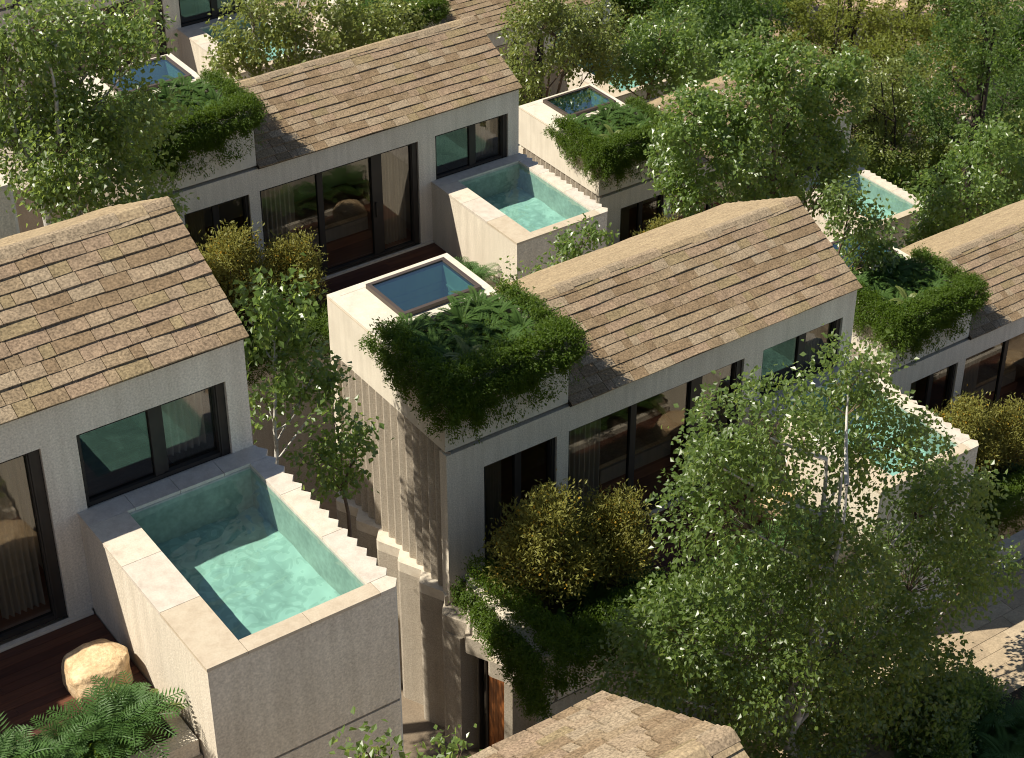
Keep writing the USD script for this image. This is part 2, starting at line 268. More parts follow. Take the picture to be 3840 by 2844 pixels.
def build_house(path, back):
    P = path
    # outer walls, openings left free
    w = MB()
    w.box(0, SD0, 0, .2, ZS, ZD).box(SD1, S0, 0, .2, ZS, ZD).box(S1, W0, 0, .2, ZS, ZD).box(W1, L, 0, .2, ZS, ZD)
    w.box(W0, W1, 0, .2, ZS, ZP - .03)
    w.box(0, L, 0, .2, ZD, -.065)
    w.box(0.0, L, D - .2, D, ZS, -.065).box(L - .2, L, .2, D - .2, ZS, -.065).box(.14, .30, .2, D - .2, ZS, -.002)
    g = trimesh.creation.extrude_polygon(__import__('shapely').geometry.Polygon([(.0, -.065), (D, -.065), (D / 2, ZR - .06)]), .2, engine='earcut')
    T = np.array([[0, 0, 1, L - .2], [1, 0, 0, 0], [0, 1, 0, 0], [0, 0, 0, 1.]]); g.apply_transform(T); w.tm(g)
    obj('wall', w, 'stucco', P)
    obj('door_sill', MB().box(S0, S1 + .28, -.07, -.002, ZS - .03, ZS + .012), 'coping0', P)
    obj('floor', MB().box(.3, L - .2, .2, D - .2, ZS - .08, ZS), 'floor_wood', P)
    obj('inner_wall', MB().box(6.3, 6.4, .25, D - .21, ZS, -.1).box(.31, L - .21, D - .23, D - .205, ZS, -.1), 'interior', P)
    for cx0, cx1 in ((2.62, 3.35), (5.52, 6.05), (.95, 1.3), (7.75, 8.35)):
        xs = np.linspace(cx0, cx1, 40); yy_ = .40 + .035 * np.sin(np.arange(40) * 1.1); zb_ = ZS + .02 if cx0 < 6.5 else ZP
        vv = np.vstack([np.stack([xs, yy_, np.full(40, zb_)], 1), np.stack([xs, yy_, np.full(40, ZD + .1)], 1), np.stack([xs, yy_ + .006, np.full(40, zb_)], 1), np.stack([xs, yy_ + .006, np.full(40, ZD + .1)], 1)]); i_ = np.arange(39)
        obj('curtain', MB().add(vv, np.vstack([np.stack([i_, i_ + 1, i_ + 41, i_ + 40], 1), np.stack([i_ + 81, i_ + 80, i_ + 120, i_ + 121], 1)])), 'curtain', P, smooth=True)
    # block with the planter and the skylight
    b = MB(); y0, ys = .025, 2.02
    b.box(0, .16, y0, D, 0, ZT).box(LB - .14, LB, y0, D, 0, ZT).box(.16, LB - .14, y0, y0 + .16, 0, ZT).box(.16, LB - .14, D - .16, D, 0, ZT)
    b.box(.16, LB - .14, y0 + .16, ys, 0, .1).box(.16, LB - .14, ys, ys + .15, 0, ZT - .004)
    kx0, kx1, ky0, ky1 = .72, 2.11, 2.29, 3.29
    b.box(.16, kx0, ys + .15, D - .16, .9, ZT - .004).box(kx1, LB - .14, ys + .15, D - .16, .9, ZT - .004)
    b.box(kx0, kx1, ys + .15, ky0, .9, ZT - .004).box(kx0, kx1, ky1, D - .16, .9, ZT - .004)
    blk = obj('upper_block', b, 'band', P)
    obj('coping_line', MB().box(-.006, -.001, y0 + .01, D - .01, ZT - .05, ZT - .038), 'coping1', blk)
    obj('soil', MB().box(.165, LB - .145, y0 + .165, ys - .005, .12, ZT - .14), 'soil', blk)
    sh = MB(); sh.box(kx0 - .04, kx0, ky0, ky1, -.5, .9).box(kx1, kx1 + .04, ky0, ky1, -.5, .9).box(kx0, kx1, ky0 - .04, ky0, -.5, .9).box(kx0, kx1, ky1, ky1 + .04, -.5, .9)
    sh.box(kx0, kx1, ky0, ky1, -.54, -.5)
    for zz in (.62, .76): sh.box(kx0 + .001, kx1 - .001, ky1 - .02, ky1 - .001, zz, zz + .03); sh.box(kx1 - .02, kx1 - .001, ky0 + .002, ky1 - .03, zz, zz + .03)
    obj('light_well', sh, 'band', blk)
    k = MB(); a0, a1, c0, c1, z0, z1, t = .64, 2.19, 2.21, 3.37, ZT - .003, ZT + .085, .07
    k.box(a0, a0 + t, c0, c1, z0, z1).box(a1 - t, a1, c0, c1, z0, z1).box(a0 + t, a1 - t, c0, c0 + t, z0, z1 - .002).box(a0 + t, a1 - t, c1 - t, c1, z0, z1 - .002)
    sk = obj('skylight', k, 'frame_side', P)
    obj('pane', MB().box(a0 + t, a1 - t, c0 + t, c1 - t, z1 - .03, z1 - .018), 'skylight_glass', sk)
    # fluted side wall under the block
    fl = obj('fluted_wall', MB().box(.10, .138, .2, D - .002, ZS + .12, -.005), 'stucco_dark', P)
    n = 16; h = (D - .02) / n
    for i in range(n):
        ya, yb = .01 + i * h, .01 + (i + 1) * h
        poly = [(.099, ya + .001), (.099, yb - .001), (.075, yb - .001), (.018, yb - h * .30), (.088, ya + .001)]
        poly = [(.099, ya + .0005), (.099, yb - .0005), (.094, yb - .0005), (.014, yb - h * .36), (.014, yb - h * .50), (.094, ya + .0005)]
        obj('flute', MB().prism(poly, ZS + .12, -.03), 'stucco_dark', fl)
    # lower storey with its coarse saw wall and the entrance
    n2 = 10; yA, yB = -2.84, D; h2 = .68
    def left_edge(notch):
        pts = []; y = yB
        i = 0
        while y > yA + .05:
            ya = max(y - h2, yA)
            pk = y - h2 * .34 if y - h2 > yA else (y + ya) / 2
            pts += [(-.01, y - .002), (-.20, pk), (-.20, pk - .055)]
            y = ya; i += 1
        return pts
    E = left_edge(False)
    poly_top = [(P0 - .02, yA), (P0 - .02, D), *E[0:], (-.03, yA)]
    lw = MB(); zt2, zd2, zb = ZS + .085, -3.5, -9.6
    # above the terrace level nothing; floor slab top lies under the deck
    Eu = [p for p in E]
    lw.prism([(P0 - .02, yA), (P0 - .02, D - .001)] + Eu + [(-.03, yA)], zd2, ZS - .09)
    ny0, ny1 = -1.72, -.45
    En = [p for p in E if p[1] > ny1] + [(-.10, ny1 + .001), (.22, ny1), (.22, ny0), (-.10, ny0 - .001)] + [p for p in E if p[1] < ny0]
    lw.prism([(P0 - .02, yA), (P0 - .02, D - .001)] + En + [(-.03, yA)], zb, zd2 - .004)
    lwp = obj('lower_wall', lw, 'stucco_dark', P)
    lr = MB().box(P0 - .019, L, .002, D - .002, zb, ZS - .085)
    obj('lower_wall_end', lr, 'stucco', P)
    led = MB().prism([(.098, .05), (.098, D - .001)] + [p for p in E if p[1] > .1] + [(-.06, .05)], ZS - .088, zt2 + .03)
    obj('ledge', led, 'coping0', P)
    dr = obj('entrance_door', MB().box(.10, .15, ny0 + .005, -1.0, -6.15, zd2 - .01), 'door_wood', P)
    for q in range(5): obj('door_board', MB().box(.088, .0995, ny0 + .01 + q * .142, ny0 + .145 + q * .142, -6.14, zd2 - .02), 'door_wood', dr)
    obj('side_light', MB().box(.11, .14, -.99, -.74, -6.15, zd2 - .01), 'glass', P)
    obj('door_post', MB().box(.06, .2, -1.0, -.96, -6.15, zd2 - .01).box(.06, .2, -.76, -.72, -6.15, zd2 - .01), 'frame', P)
    # glazing
    glazed(P, 'side_door', SD0, SD1, ZS, ZD, [(1.43, .07)])
    glazed(P, 'sliding_door', S0, S1, ZS + .014, ZD, [(3.82, .07), (5.19, .13)], right=.16, handle_x=5.13)
    glazed(P, 'window', W0, W1, ZP - .028, ZD, [(7.62, .09)], right=.14)
    # roof: sheathing, shingles one by one, ridge caps
    rf = MB()
    for front in (True, False):
        a, u, n_, ln = slope_frame(front)
        q = [a + np.array([x, 0, 0]) + u * s + n_ * hh for hh in (-.05, -.004) for x, s in ((LB + .002, .02), (L + .03, .02), (L + .03, ln), (LB + .002, ln))]
        rf.add(q, BF)
    roof = obj('roof', rf, 'under_roof', P)
    for front, seed in ((True, 11), (False, 23)):
        S = shingle_list(front, seed, .011 if back else .005)
        if front != back:
            for v, m in S: obj('shingle', MB().add(v, BF), 'shingle%d' % m, roof)
        else:
            mb = MB()
            for v, m in S: mb.add(v, BF)
            p = obj('far_shingles', mb, 'cap', roof); stage.GetPrimAtPath(p).SetCustomDataByKey('kind', 'stuff')
    r2 = np.random.default_rng(5); x = LB + .02
    while x < L + .02:
        wd = r2.uniform(.28, .42); x1 = min(x + wd, L + .05); zz = ZR + .035 + r2.uniform(0, .012); dy = .13 + r2.uniform(-.02, .02); dz = dy * .53
        pr = [(-dy, -dz), (-.03, -.012), (.03, -.012), (dy, -dz), (dy, -dz - .02), (.03, -.035), (-.03, -.035), (-dy, -dz - .02)]
        n8 = len(pr); v = [(xx, D / 2 + a, zz + b) for xx in (x + .003, x1) for a, b in pr]
        f = [(i, (i + 1) % n8, (i + 1) % n8 + n8, i + n8) for i in range(n8)] + [(0, 7, 6, 1), (1, 6, 5, 2), (2, 5, 4, 3), (8, 9, 14, 15), (9, 10, 13, 14), (10, 11, 12, 13)]
        obj('ridge_cap', MB().add(v, f), ('cap', 'shingle6', 'shingle2')[int(r2.integers(0, 3))], roof)
        x = x1
        if x1 >= L + .049: break

HOUSE, HOUSE_B = template('House'), template('HouseBack')
build_house(HOUSE, False); build_house(HOUSE_B, True)

# ------------------------------------------------------------------ plunge pool
POOL = template('Pool')
def build_pool(P):
    i0, i1, v0, v1 = 6.98, 8.58, -.30, -2.99
    T = teeth(P1 + .05, P1 - .025, -PV, -.06, 15)[1:]
    outer = [(P0, -.004), (P0, -PV), (P1 - .03, -PV)] + T + [(P1 - .03, -.004)]
    from shapely.geometry import Polygon, box as sbox
    O = Polygon(outer); I = sbox(i0 - .01, v1 - .01, i1 + .01, v0 + .01)
    def ext(g, z0, z1):
        mb = MB()
        for q in getattr(g, 'geoms', [g]):
            if q.area > 1e-6:
                m = trimesh.creation.extrude_polygon(q, z1 - z0, engine='earcut'); m.apply_translation((0, 0, z0)); mb.tm(m)
        return mb
    wall = obj('wall', ext(O.difference(I), -3.30, ZP - .045), 'stucco', P)
    obj('shadow_gap', ext(O.buffer(-.03), -3.335, -3.301), 'stucco_dark', wall)
    obj('lower_wall', ext(O, -9.6, -3.336), 'stucco', P)
    # coping slabs
    OO = Polygon([(P0 - .008, -.003), (P0 - .008, -PV - .008), (P1 - .03, -PV - .008)] + [(x + .006, y) for x, y in T] + [(P1 - .03, -.003)])
    slabs = []
    xs = [P0 - .02, 7.08, 7.66, 8.24, 9.0]
    for a, b in zip(xs[:-1], xs[1:]): slabs.append((a, b, v0 - .0, 0, 2))
    ysl = [-.30, -1.18, -2.12, -3.3]
    for j, (a, b) in enumerate(zip(ysl[:-1], ysl[1:])): slabs.append((P0 - .02, i0, b, a, (0, 2, 1)[j]))
    for j, (a, b) in enumerate(zip([-.30, -1.05, -2.0], [-1.05, -2.0, -2.99])): slabs.append((i1, 9.0, b, a, (2, 0, 2)[j]))
    for j, (a, b) in enumerate(zip([i0, 7.75], [7.75, 8.62])): slabs.append((a, b, -3.3, v1, 1))
    slabs.append((8.62, 9.0, -3.3, v1, 0))
    for a, b, c, d_, m in slabs:
        g = OO.intersection(sbox(a + .003, c + .003, b - .003, d_ - .003))
        obj('coping_slab', ext(g, ZP - .044, ZP), 'coping%d' % m, P)
    zf = -2.30
    bs = MB(); bs.box(i0 - .009, i0, v1, v0, zf, ZP - .047).box(i1, i1 + .009, v1, v0, zf, ZP - .047).box(i0, i1, v1 - .009, v1, zf, ZP - .047).box(i0, i1, v0, v0 + .009, zf, ZP - .047)
    ba = obj('basin', bs, 'basin_stone', P)
    gx_, gy_ = np.meshgrid(np.linspace(i0, i1, 44), np.linspace(v1 + .36, v0, 64), indexing='ij')
    q3 = np.stack([gx_, gy_, gx_ * 0], -1).reshape(-1, 3); zz = meshkit.fbm(q3 * 2.4 + 3) * .12 + zf - .02
    i_, j_ = np.meshgrid(np.arange(43), np.arange(63), indexing='ij'); k_ = (i_ * 64 + j_).ravel()
    obj('pool_floor', MB().add(np.stack([q3[:, 0], q3[:, 1], zz], 1), np.stack([k_, k_ + 64, k_ + 65, k_ + 1], 1)), 'pool_stone_caustics', ba, smooth=True)
    obj('floor_bed', MB().box(i0, i1, v1, v0, zf - .09, zf - .055), 'pool_stone_caustics', ba)
    obj('bench', MB().box(i0 + .002, i1 - .002, v1 + .002, v1 + .36, zf, zf + .18), 'pool_stone_caustics', ba)
    obj('water', MB().add([(i0, v1, ZP - .075), (i1, v1, ZP - .075), (i1, v0, ZP - .075), (i0, v0, ZP - .075)], [(0, 1, 2, 3)]), 'water', P)
build_pool(POOL)

# ------------------------------------------------------------------ terrace: timber deck, planter, boulder
DECK = template('Deck')
def build_deck(P):
    r = np.random.default_rng(3); y = -.075; k = 0
    while y > -2.0:
        xs = [3.12, r.uniform(4.1, 5.4), 6.485]
        for a, b in zip(xs[:-1], xs[1:]):
            obj('plank', MB().box(a + .002, b - .002, y - .132, y, -3.13, -3.10), 'deck%d' % int(r.integers(0, 4)), P)
        y -= .137
    obj('joists', MB().box(3.12, 6.48, -2.0, -.08, -3.158, -3.135), 'soil', P)
build_deck(DECK)
PLANTER = template('TerracePlanter')
def build_planter(P):
    w = MB()
    def rounded(x0, x1, y0, y1, r=.12, n=5):
        pts = []
        for cx, cy, a0 in ((x1 - r, y0 + r, -90), (x1 - r, y1 - r, 0), (x0 + r, y1 - r, 90), (x0 + r, y0 + r, 180)):
            pts += [(cx + r * math.cos(math.radians(a0 + 90 * i / n)), cy + r * math.sin(math.radians(a0 + 90 * i / n))) for i in range(n + 1)]
        return pts
    zb = ZS - .085
    w.prism(rounded(-.10, .16, -2.82, -.58), zb, -2.15)
    w.box(.162, 2.93, -2.82, -2.6, zb, -2.55)
    w.box(2.935, 3.11, -2.1, -.08, zb, -3.02)
    w.box(2.935, 6.46, -2.82, -2.62, zb - .0, -2.93).box(2.935, 6.46, -2.1, -2.005, zb, -2.98).box(6.30, 6.46, -2.615, -2.105, zb, -2.93)
    obj('wall', w, 'stucco', P)
    obj('soil', MB().box(.165, 2.93, -2.595, -.03, zb, -2.72).box(2.94, 6.295, -2.615, -2.105, zb, -3.0), 'soil', P)
build_planter(PLANTER)
BOULDER = template('Boulder')
def build_boulder(P):
    r = np.random.default_rng(8); q = unit(r.normal(0, 1, (34, 3))); q = np.sign(q) * np.abs(q) ** .6; q /= np.abs(q).max()
    m = trimesh.Trimesh(q * [.40, .36, .27]).convex_hull
    for _ in range(4): m = m.subdivide()
    m = trimesh.smoothing.filter_laplacian(m, lamb=.5, iterations=7); v = np.array(m.vertices)
    v += unit(v) * (meshkit.fbm(v * 3.2)[:, None] * .07 + meshkit.fbm(v * 14)[:, None] * .022)
    v[:, 2] += .21; v[:, 2] = np.maximum(v[:, 2], 0)
    obj('stone', (v, np.array(m.faces)), 'boulder', P, smooth=40)
build_boulder(BOULDER)

# ------------------------------------------------------------------ plants as templates
def creeper_mesh(boxes, seed, n, L=.055, w=.032):
    """leaves over mounds and hanging skirts. boxes: (centre, half size, weight, outward)"""
    r = np.random.default_rng(seed); wt = np.array([b[2] for b in boxes], float); wt /= wt.sum(); P = []; Dn = []; N = []
    for (c, h, _, o), k in zip(boxes, (wt * n).astype(int)):
        nc = max(8, k // 26); cc = np.array(c) + r.uniform(-1, 1, (nc, 3)) * h
        lump = meshkit.fbm(cc * 2.3 + seed)
        cc += np.array(o)[None] * (lump[:, None] * .22)
        idx = r.integers(0, nc, k)
        q = cc[idx] + r.normal(0, .045, (k, 3))
        P.append(q); Dn.append(unit(np.array(o) + r.normal(0, .7, (k, 3)) + [0, 0, -.35])); N.append(unit(np.array(o) * .5 + [0, 0, .5] + SUN * .5 + r.normal(0, .5, (k, 3))))
    P, Dn, N = np.vstack(P), np.vstack(Dn), np.vstack(N)
    s = r.uniform(.65, 1.25, len(P))
    return leaves(P, Dn, N, L * s, w * s)

ROOF_CREEPER = template('RoofCreeper')
bx = []
r0 = np.random.default_rng(99)
for x in np.arange(-.02, LB + .12, .16):     # front skirt: longest at the left corner
    f = x / LB; drop = (.66 - .26 * f) * r0.uniform(.5, 1.3); bx.append(((x, -.06, ZT + .12 - drop / 2), (.11, .10, drop / 2), 2.1 * drop, (0, -1, .2)))
for y in np.arange(0.0, 1.95, .16):          # left skirt, thinning towards the back
    f = y / 1.95; drop = (.55 - .32 * f) * r0.uniform(.45, 1.3); bx.append(((-.05, y, ZT + .12 - drop / 2), (.09, .11, drop / 2), (2.0 - .9 * f) * drop, (-1, 0, .2)))
for y in np.arange(.05, 1.9, .2):            # right side over the shingles
    bx.append(((LB + .02, y, ZT + .06), (.12, .12, .12), .42, (1, 0, .4)))
for x in np.arange(.0, LB + .05, .2):             # rim mounds
    bx.append(((x, .10, ZT + .15), (.14, .22, .10), 1.1, (0, -.4, 1)))
for y in np.arange(.15, 1.9, .22): bx.append(((.10, y, ZT + .13), (.2, .14, .10), .9, (-.4, 0, 1))); bx.append(((LB - .12, y, ZT + .15), (.14, .14, .08), .5, (.3, 0, 1)))
for x in np.arange(.4, LB - .2, .3):
    for y in np.arange(.4, 1.8, .3): bx.append(((x, y, ZT - .02), (.2, .2, .06), .09, (0, 0, 1)))
for j in range(46):                          # loose strands hanging below the skirts
    if j % 3: x = r0.uniform(-.1, LB + .05); z0 = ZT - .45 + .22 * x / LB; bx.append(((x, -.10, z0 - r0.uniform(.08, .30)), (.02, .02, r0.uniform(.10, .24)), .045, (0, -.5, -.6)))
    else: y = r0.uniform(0, 1.6); z0 = ZT - .38 + .18 * y; bx.append(((-.09, y, z0 - r0.uniform(.05, .25)), (.02, .02, r0.uniform(.10, .22)), .045, (-.5, 0, -.6)))
obj('foliage', creeper_mesh(bx, 5, 60000, L=.052, w=.020), 'creeper', ROOF_CREEPER)

TERRACE_CREEPER = template('TerraceCreeper')
bx = []
for y in np.arange(-2.95, -.7, .16):
    f = (-.7 - y) / 2.2; drop = (.35 + .95 * f) * r0.uniform(.75, 1.1); bx.append(((-.16, y, -2.0 - drop / 2), (.12, .12, drop / 2), 2 * drop, (-1, -.2, .2)))
    bx.append(((.15, y, -1.98), (.26, .13, .12), .8, (-.2, 0, 1)))
for x in np.arange(-.1, 3.0, .2): bx.append(((x, -2.92, -2.35), (.14, .14, .4), 1.1, (0, -1, .3))); bx.append(((x, -2.5, -2.3), (.16, .25, .14), .7, (0, 0, 1)))
obj('foliage', creeper_mesh(bx, 8, 44000, L=.052, w=.020), 'creeper', TERRACE_CREEPER)
STRIP_CREEPER = template('StripCreeper')
bx = [((x, -2.62, -2.86), (.2, .14, .08), 1, (0, -.4, 1)) for x in np.arange(3.2, 5.7, .25)]
obj('foliage', creeper_mesh(bx, 9, 2600), 'creeper', STRIP_CREEPER)

def frond_mesh(r, n_fronds, length, leaflets, ll, lw, lift=(.5, 1.1), droop=1.0):
    P, Dn, N, LL, WW = [], [], [], [], []; stems = MB()
    for k in range(n_fronds):
        az = k * 2.399 + r.uniform(-.4, .4); el = r.uniform(*lift); ln = length * r.uniform(.7, 1.15)
        s = np.linspace(0, 1, leaflets); h = np.array([math.cos(az), math.sin(az), 0])
        e = el - droop * 1.3 * s ** 1.4
        st = np.cumsum(np.stack([np.cos(e), np.cos(e), np.sin(e)], 1) * [h[0], h[1], 1] * (ln / leaflets), 0)
        t = unit(np.gradient(st, axis=0)); side = unit(np.cross(t, [0, 0, 1.])); nn = unit(np.cross(side, t))
        stems.tube(st[::max(1, leaflets // 6)], .005, 3)
        taper = np.sin(np.pi * np.clip(s * .92 + .08, 0, 1)) ** .6
        for sg in (-1, 1):
            P.append(st); Dn.append(side * sg + t * .55 + nn * .12); N.append(nn); LL.append(ll * taper * r.uniform(.85, 1.1, leaflets)); WW.append(np.full(leaflets, lw))
    v, f = leaves(np.vstack(P), np.vstack(Dn), np.vstack(N), np.concatenate(LL), np.concatenate(WW), .1)
    return (v, f), stems
for nm, m, args in (('Fern', 'fern', (26, .56, 30, .085, .020)), ('BrightFern', 'fern_bright', (7, .58, 22, .10, .032)), ('Palm', 'palm', (20, .56, 17, .15, .019))):
    t = template(nm); fm, st = frond_mesh(np.random.default_rng(len(nm)), *args, lift=(.75, 1.5) if nm == 'Palm' else (.45, 1.15))
    obj('fronds', fm, m, t); obj('stems', st, m, t)
FERN, BRIGHT, PALM = ('/World/Templates/' + n for n in ('Fern', 'BrightFern', 'Palm'))

def bush_mesh(seed, lobes, n, L, w, spread=.12, per=26, up_=.5):
    r = np.random.default_rng(seed); P, Dn, N, C = [], [], [], []
    ws = np.array([l[3] ** 2 for l in lobes]); ws /= ws.sum()
    for l, k in zip(lobes, (ws * n).astype(int)):
        c = np.array(l[:3]); R = l[3]; nc = max(6, k // per)
        u = unit(r.normal(0, 1, (nc, 3))); rad = R * r.uniform(.35, 1.0, (nc, 1)) ** .6
        cc = c + u * rad * [1, 1, .9]; C.append(cc)
        i = r.integers(0, nc, k); q = cc[i] + r.normal(0, spread, (k, 3))
        P.append(q); Dn.append(unit(u[i] * .6 + r.normal(0, .7, (k, 3)) + [0, 0, up_])); N.append(unit(r.normal(0, .8, (k, 3)) + [0, 0, .9]))
    s = r.uniform(.7, 1.25, sum(map(len, P)))
    return leaves(np.vstack(P), np.vstack(Dn), np.vstack(N), L * s, w * s), np.vstack(C)

SHRUB = template('FloweringShrub')
lob = [(0, 0, 1.0, .42), (-.28, .1, .72, .36), (.30, -.1, .75, .36), (.05, -.3, .7, .34), (.0, .3, .8, .34), (-.15, -.1, 1.3, .28), (.2, .05, 1.25, .24), (0, 0, .45, .35)]
fm, cs = bush_mesh(3, lob, 14000, .06, .022, spread=.075, per=40)
obj('foliage', fm, 'shrub', SHRUB)
ff, _ = bush_mesh(4, lob, 900, .038, .026, spread=.05, per=2)
obj('blossom', ff, 'flower', SHRUB)
st = MB(); r1 = np.random.default_rng(2)
for c in cs[r1.integers(0, len(cs), 60)]: st.tube([(0, 0, -.1), (c[0] * .3, c[1] * .3, c[2] * .55), tuple(c)], [.022, .012, .004], 4)
obj('stems', st, 'bark_brown', SHRUB)

# ------------------------------------------------------------------ the ground: one sheet, stepping down to the right
def ground_z(x, y):
    z = np.interp(x, [-80, -18, -13.5, -5.2, 0, 9.2, 13.3, 22, 40, 220], [24, 1.5, -.35, -6.1, -6.1, -8.93, -8.93, -12.3, -15.5, -30])
    f = np.interp(x, [-80, -18, -13.5, -5.2, 0, .3, 21, 40, 220], [24, 1.5, -.35, -6.1, -6.1, -5.05, -5.05, -15.5, -30])
    return z + (f - z) * np.clip((-2.9 - y) / .45, 0, 1)
gx = np.unique(np.concatenate([np.linspace(-80, -18, 12), [-18, -13.5, -5.2, 0, 9.2, 13.3], np.linspace(-13.5, 22, 40), np.linspace(22, 60, 60), np.linspace(60, 220, 20)]))
gy = np.unique(np.concatenate([np.linspace(-60, -20, 8), np.linspace(-20, 60, 90), [-2.9, -3.35], np.linspace(60, 260, 24)]))
X, Y = np.meshgrid(gx, gy, indexing='ij'); Z = ground_z(X, Y)
wild = np.clip((X - 22.5) / 3, 0, 1)
pp = np.stack([X, Y, X * 0], -1).reshape(-1, 3)
Z = Z + wild * (meshkit.fbm(pp * .12).reshape(X.shape) * 1.6 + meshkit.fbm(pp * .6 + 7).reshape(X.shape) * .45)
ni, nj = X.shape; ii, jj = np.meshgrid(np.arange(ni - 1), np.arange(nj - 1), indexing='ij'); a = (ii * nj + jj).ravel()
p = obj('ground', (np.stack([X, Y, Z], -1).reshape(-1, 3), np.stack([a, a + nj, a + nj + 1, a + 1], 1)), 'ground', smooth=True)
stage.GetPrimAtPath(p).SetCustomDataByKey('kind', 'structure')
p = obj('alley_path', MB().box(-5.15, -.02, -6.5, 60, -6.099, -6.09), 'alley'); stage.GetPrimAtPath(p).SetCustomDataByKey('kind', 'structure')
st = thing('street', 'sand coloured paved street at the foot of the houses', 'street'); stage.GetPrimAtPath(st).SetCustomDataByKey('kind', 'structure')
obj('bed', MB().box(.35, 20, -5.6, -3.36, -5.06, -5.02), 'alley', st)
r3 = np.random.default_rng(17); y = -3.21; row = 0; mbx = MB()
while y > -5.6:
    x = .4 - (row % 2) * .3
    while x < 19.5:
        x0, x1 = max(x, .4), x + .6; dz = r3.uniform(0, .006)
        q = MB().box(x0 + .004, x1 - .004, y - .296, y - .004, -5.019, -4.99 + dz)
        if 3.5 < x0 < 12.5: obj('paver', q, 'paver%d' % int(r3.integers(0, 3)), st)
        else: mbx.add(*q.arrays())
        x = x1
    y -= .3; row += 1
pv = obj('far_pavers', mbx, 'paver0', st); stage.GetPrimAtPath(pv).SetCustomDataByKey('kind', 'stuff')
rw = obj('retaining_wall', MB().box(8.93, 20, -3.2, -3.0, -9.2, -4.5), 'stucco_dark')
tag(rw, 'low grey rendered wall along the edge of the dappled paved street', 'wall')

# ------------------------------------------------------------------ houses in their places
T = {'A': (0, 0, 0), 'C': (-.039, 10.457, -.194), 'B': (-13.64, -3.266, 5.773), 'D': (13.186, 2.883, -5.17), 'E': (13.433, 13.529, -5.777),
     'G': (-.75, 21.1, -.35), 'H': (13.5, 24.6, -6.35), 'F': (-13.06, -13.093, 4.574), 'N': (-13.45, 7.918, 5.744)}
HL = {'A': 'central house with overgrown roof planter and skylight, beside the fluted wall',
      'B': 'house at the left edge whose plunge pool is nearest the viewer',
      'C': 'house behind the central one with long sliding doors facing an open timber terrace',
      'D': 'house cut by the right edge with dark overgrown planter right of the central roof',
      'E': 'house at upper centre half hidden by a large leafy tree, small skylight showing',
      'G': 'house at the top left edge seen only as window and door behind birch trees',
      'H': 'farthest house whose shingle roof peeks over the upper roof at the top edge',
      'F': 'house at the bottom edge showing only the back slope of its roof',
      'N': 'house off the left edge whose pool corner alone enters the picture'}
off = lambda k, p: tuple(np.array(T[k]) + p)
for k in 'ABCDEGHFN':
    place(HOUSE_B if k == 'F' else HOUSE, 'house', HL[k], 'house', T[k], group='identical terraced houses')
PL = {'A': 'plunge pool behind the big birch crown, beside the central house', 'B': 'large plunge pool with pale stone coping in the left foreground',
      'C': 'plunge pool at the right end of the house behind the central one', 'E': 'plunge pool at the right, before the forest, right of the leafy tree',
      'G': 'plunge pool at the top left edge, mostly hidden by trees', 'H': 'far plunge pool at the top, glimpsed through yellowish tree leaves', 'N': 'pool corner with stepped coping at the left edge', 'D': 'plunge pool of the right edge house'}
for k in 'ABCEGHN': place(POOL, 'plunge_pool', PL[k], 'pool', T[k], group='plunge pools of the terraced houses')
DL = {'A': 'dark timber deck before the sliding doors of the central house', 'B': 'dark timber deck with boulder at the lower left', 'C': 'dark timber deck just behind the skylight of the central house', 'D': 'dark timber deck of the house at the right edge', 'E': 'timber deck hidden behind the leafy tree at upper right'}
NL = {'A': 'rendered terrace planter overgrown with creeper and orange shrubs above the wooden door', 'B': 'rendered terrace planter with palm ferns at the lower left corner', 'C': 'rendered terrace planter left of the deck behind the central house', 'D': 'rendered terrace planter of the right edge house above the street', 'E': 'rendered terrace planter with orange shrub behind the central roof'}
for k in 'ABCDE':
    place(DECK, 'timber_deck', DL[k], 'deck', T[k], group='timber terrace decks')
    place(PLANTER, 'terrace_planter', NL[k], 'planter', T[k], group='rendered terrace planters')
BL = {'A': 'boulder on the deck of the central house, behind the birch', 'B': 'sunlit tan boulder on the deck at the lower left', 'C': 'boulder on the deck of the house behind, hidden by the skylight block', 'D': 'boulder on the deck at the right edge'}
for k in 'ABCD': place(BOULDER, 'boulder', BL[k], 'boulder', off(k, (6.02, -1.22, -3.10) if k != 'C' else (5.5, -1.62, -3.10)), s=.8 if k == 'C' else .92, group='boulders on the decks')

BED = template('Bed')
obj('mattress', trimesh.util.concatenate([trimesh.creation.box((1.6, 2.0, .3))]), 'curtain', BED)
_m = trimesh.creation.box((1.66, 1.3, .12)).subdivide().subdivide(); _v = np.array(_m.vertices); _v[:, 2] += .16 + meshkit.fbm(_v * 3) * .03; _v[:, 1] -= .3
obj('blanket', (_v, np.array(_m.faces)), 'boulder', BED)
for px_ in (-.4, .4):
    pm = trimesh.creation.icosphere(2, 1.0); pm.apply_scale((.34, .2, .09)); pm.apply_translation((px_, .72, .22)); obj('pillow', pm, 'coping0', BED, smooth=True)
obj('bed_base', trimesh.creation.box((1.7, 2.1, .2), trimesh.transformations.translation_matrix((0, 0, -.26))), 'floor_wood', BED)
for k, w_ in (('A', 'central'), ('B', 'left'), ('C', 'upper'), ('D', 'right')):
    place(BED, 'bed', 'bed with tan blanket behind the sliding doors of the %s house' % w_, 'bed', off(k, (4.6, 1.9, ZS + .37)), rz=0, group='beds inside the houses')
where = {'A': 'the central house', 'B': 'the left house', 'C': 'the upper house', 'D': 'the right house', 'E': 'the tree-hidden house', 'H': 'the farthest house', 'G': 'the top-left house'}
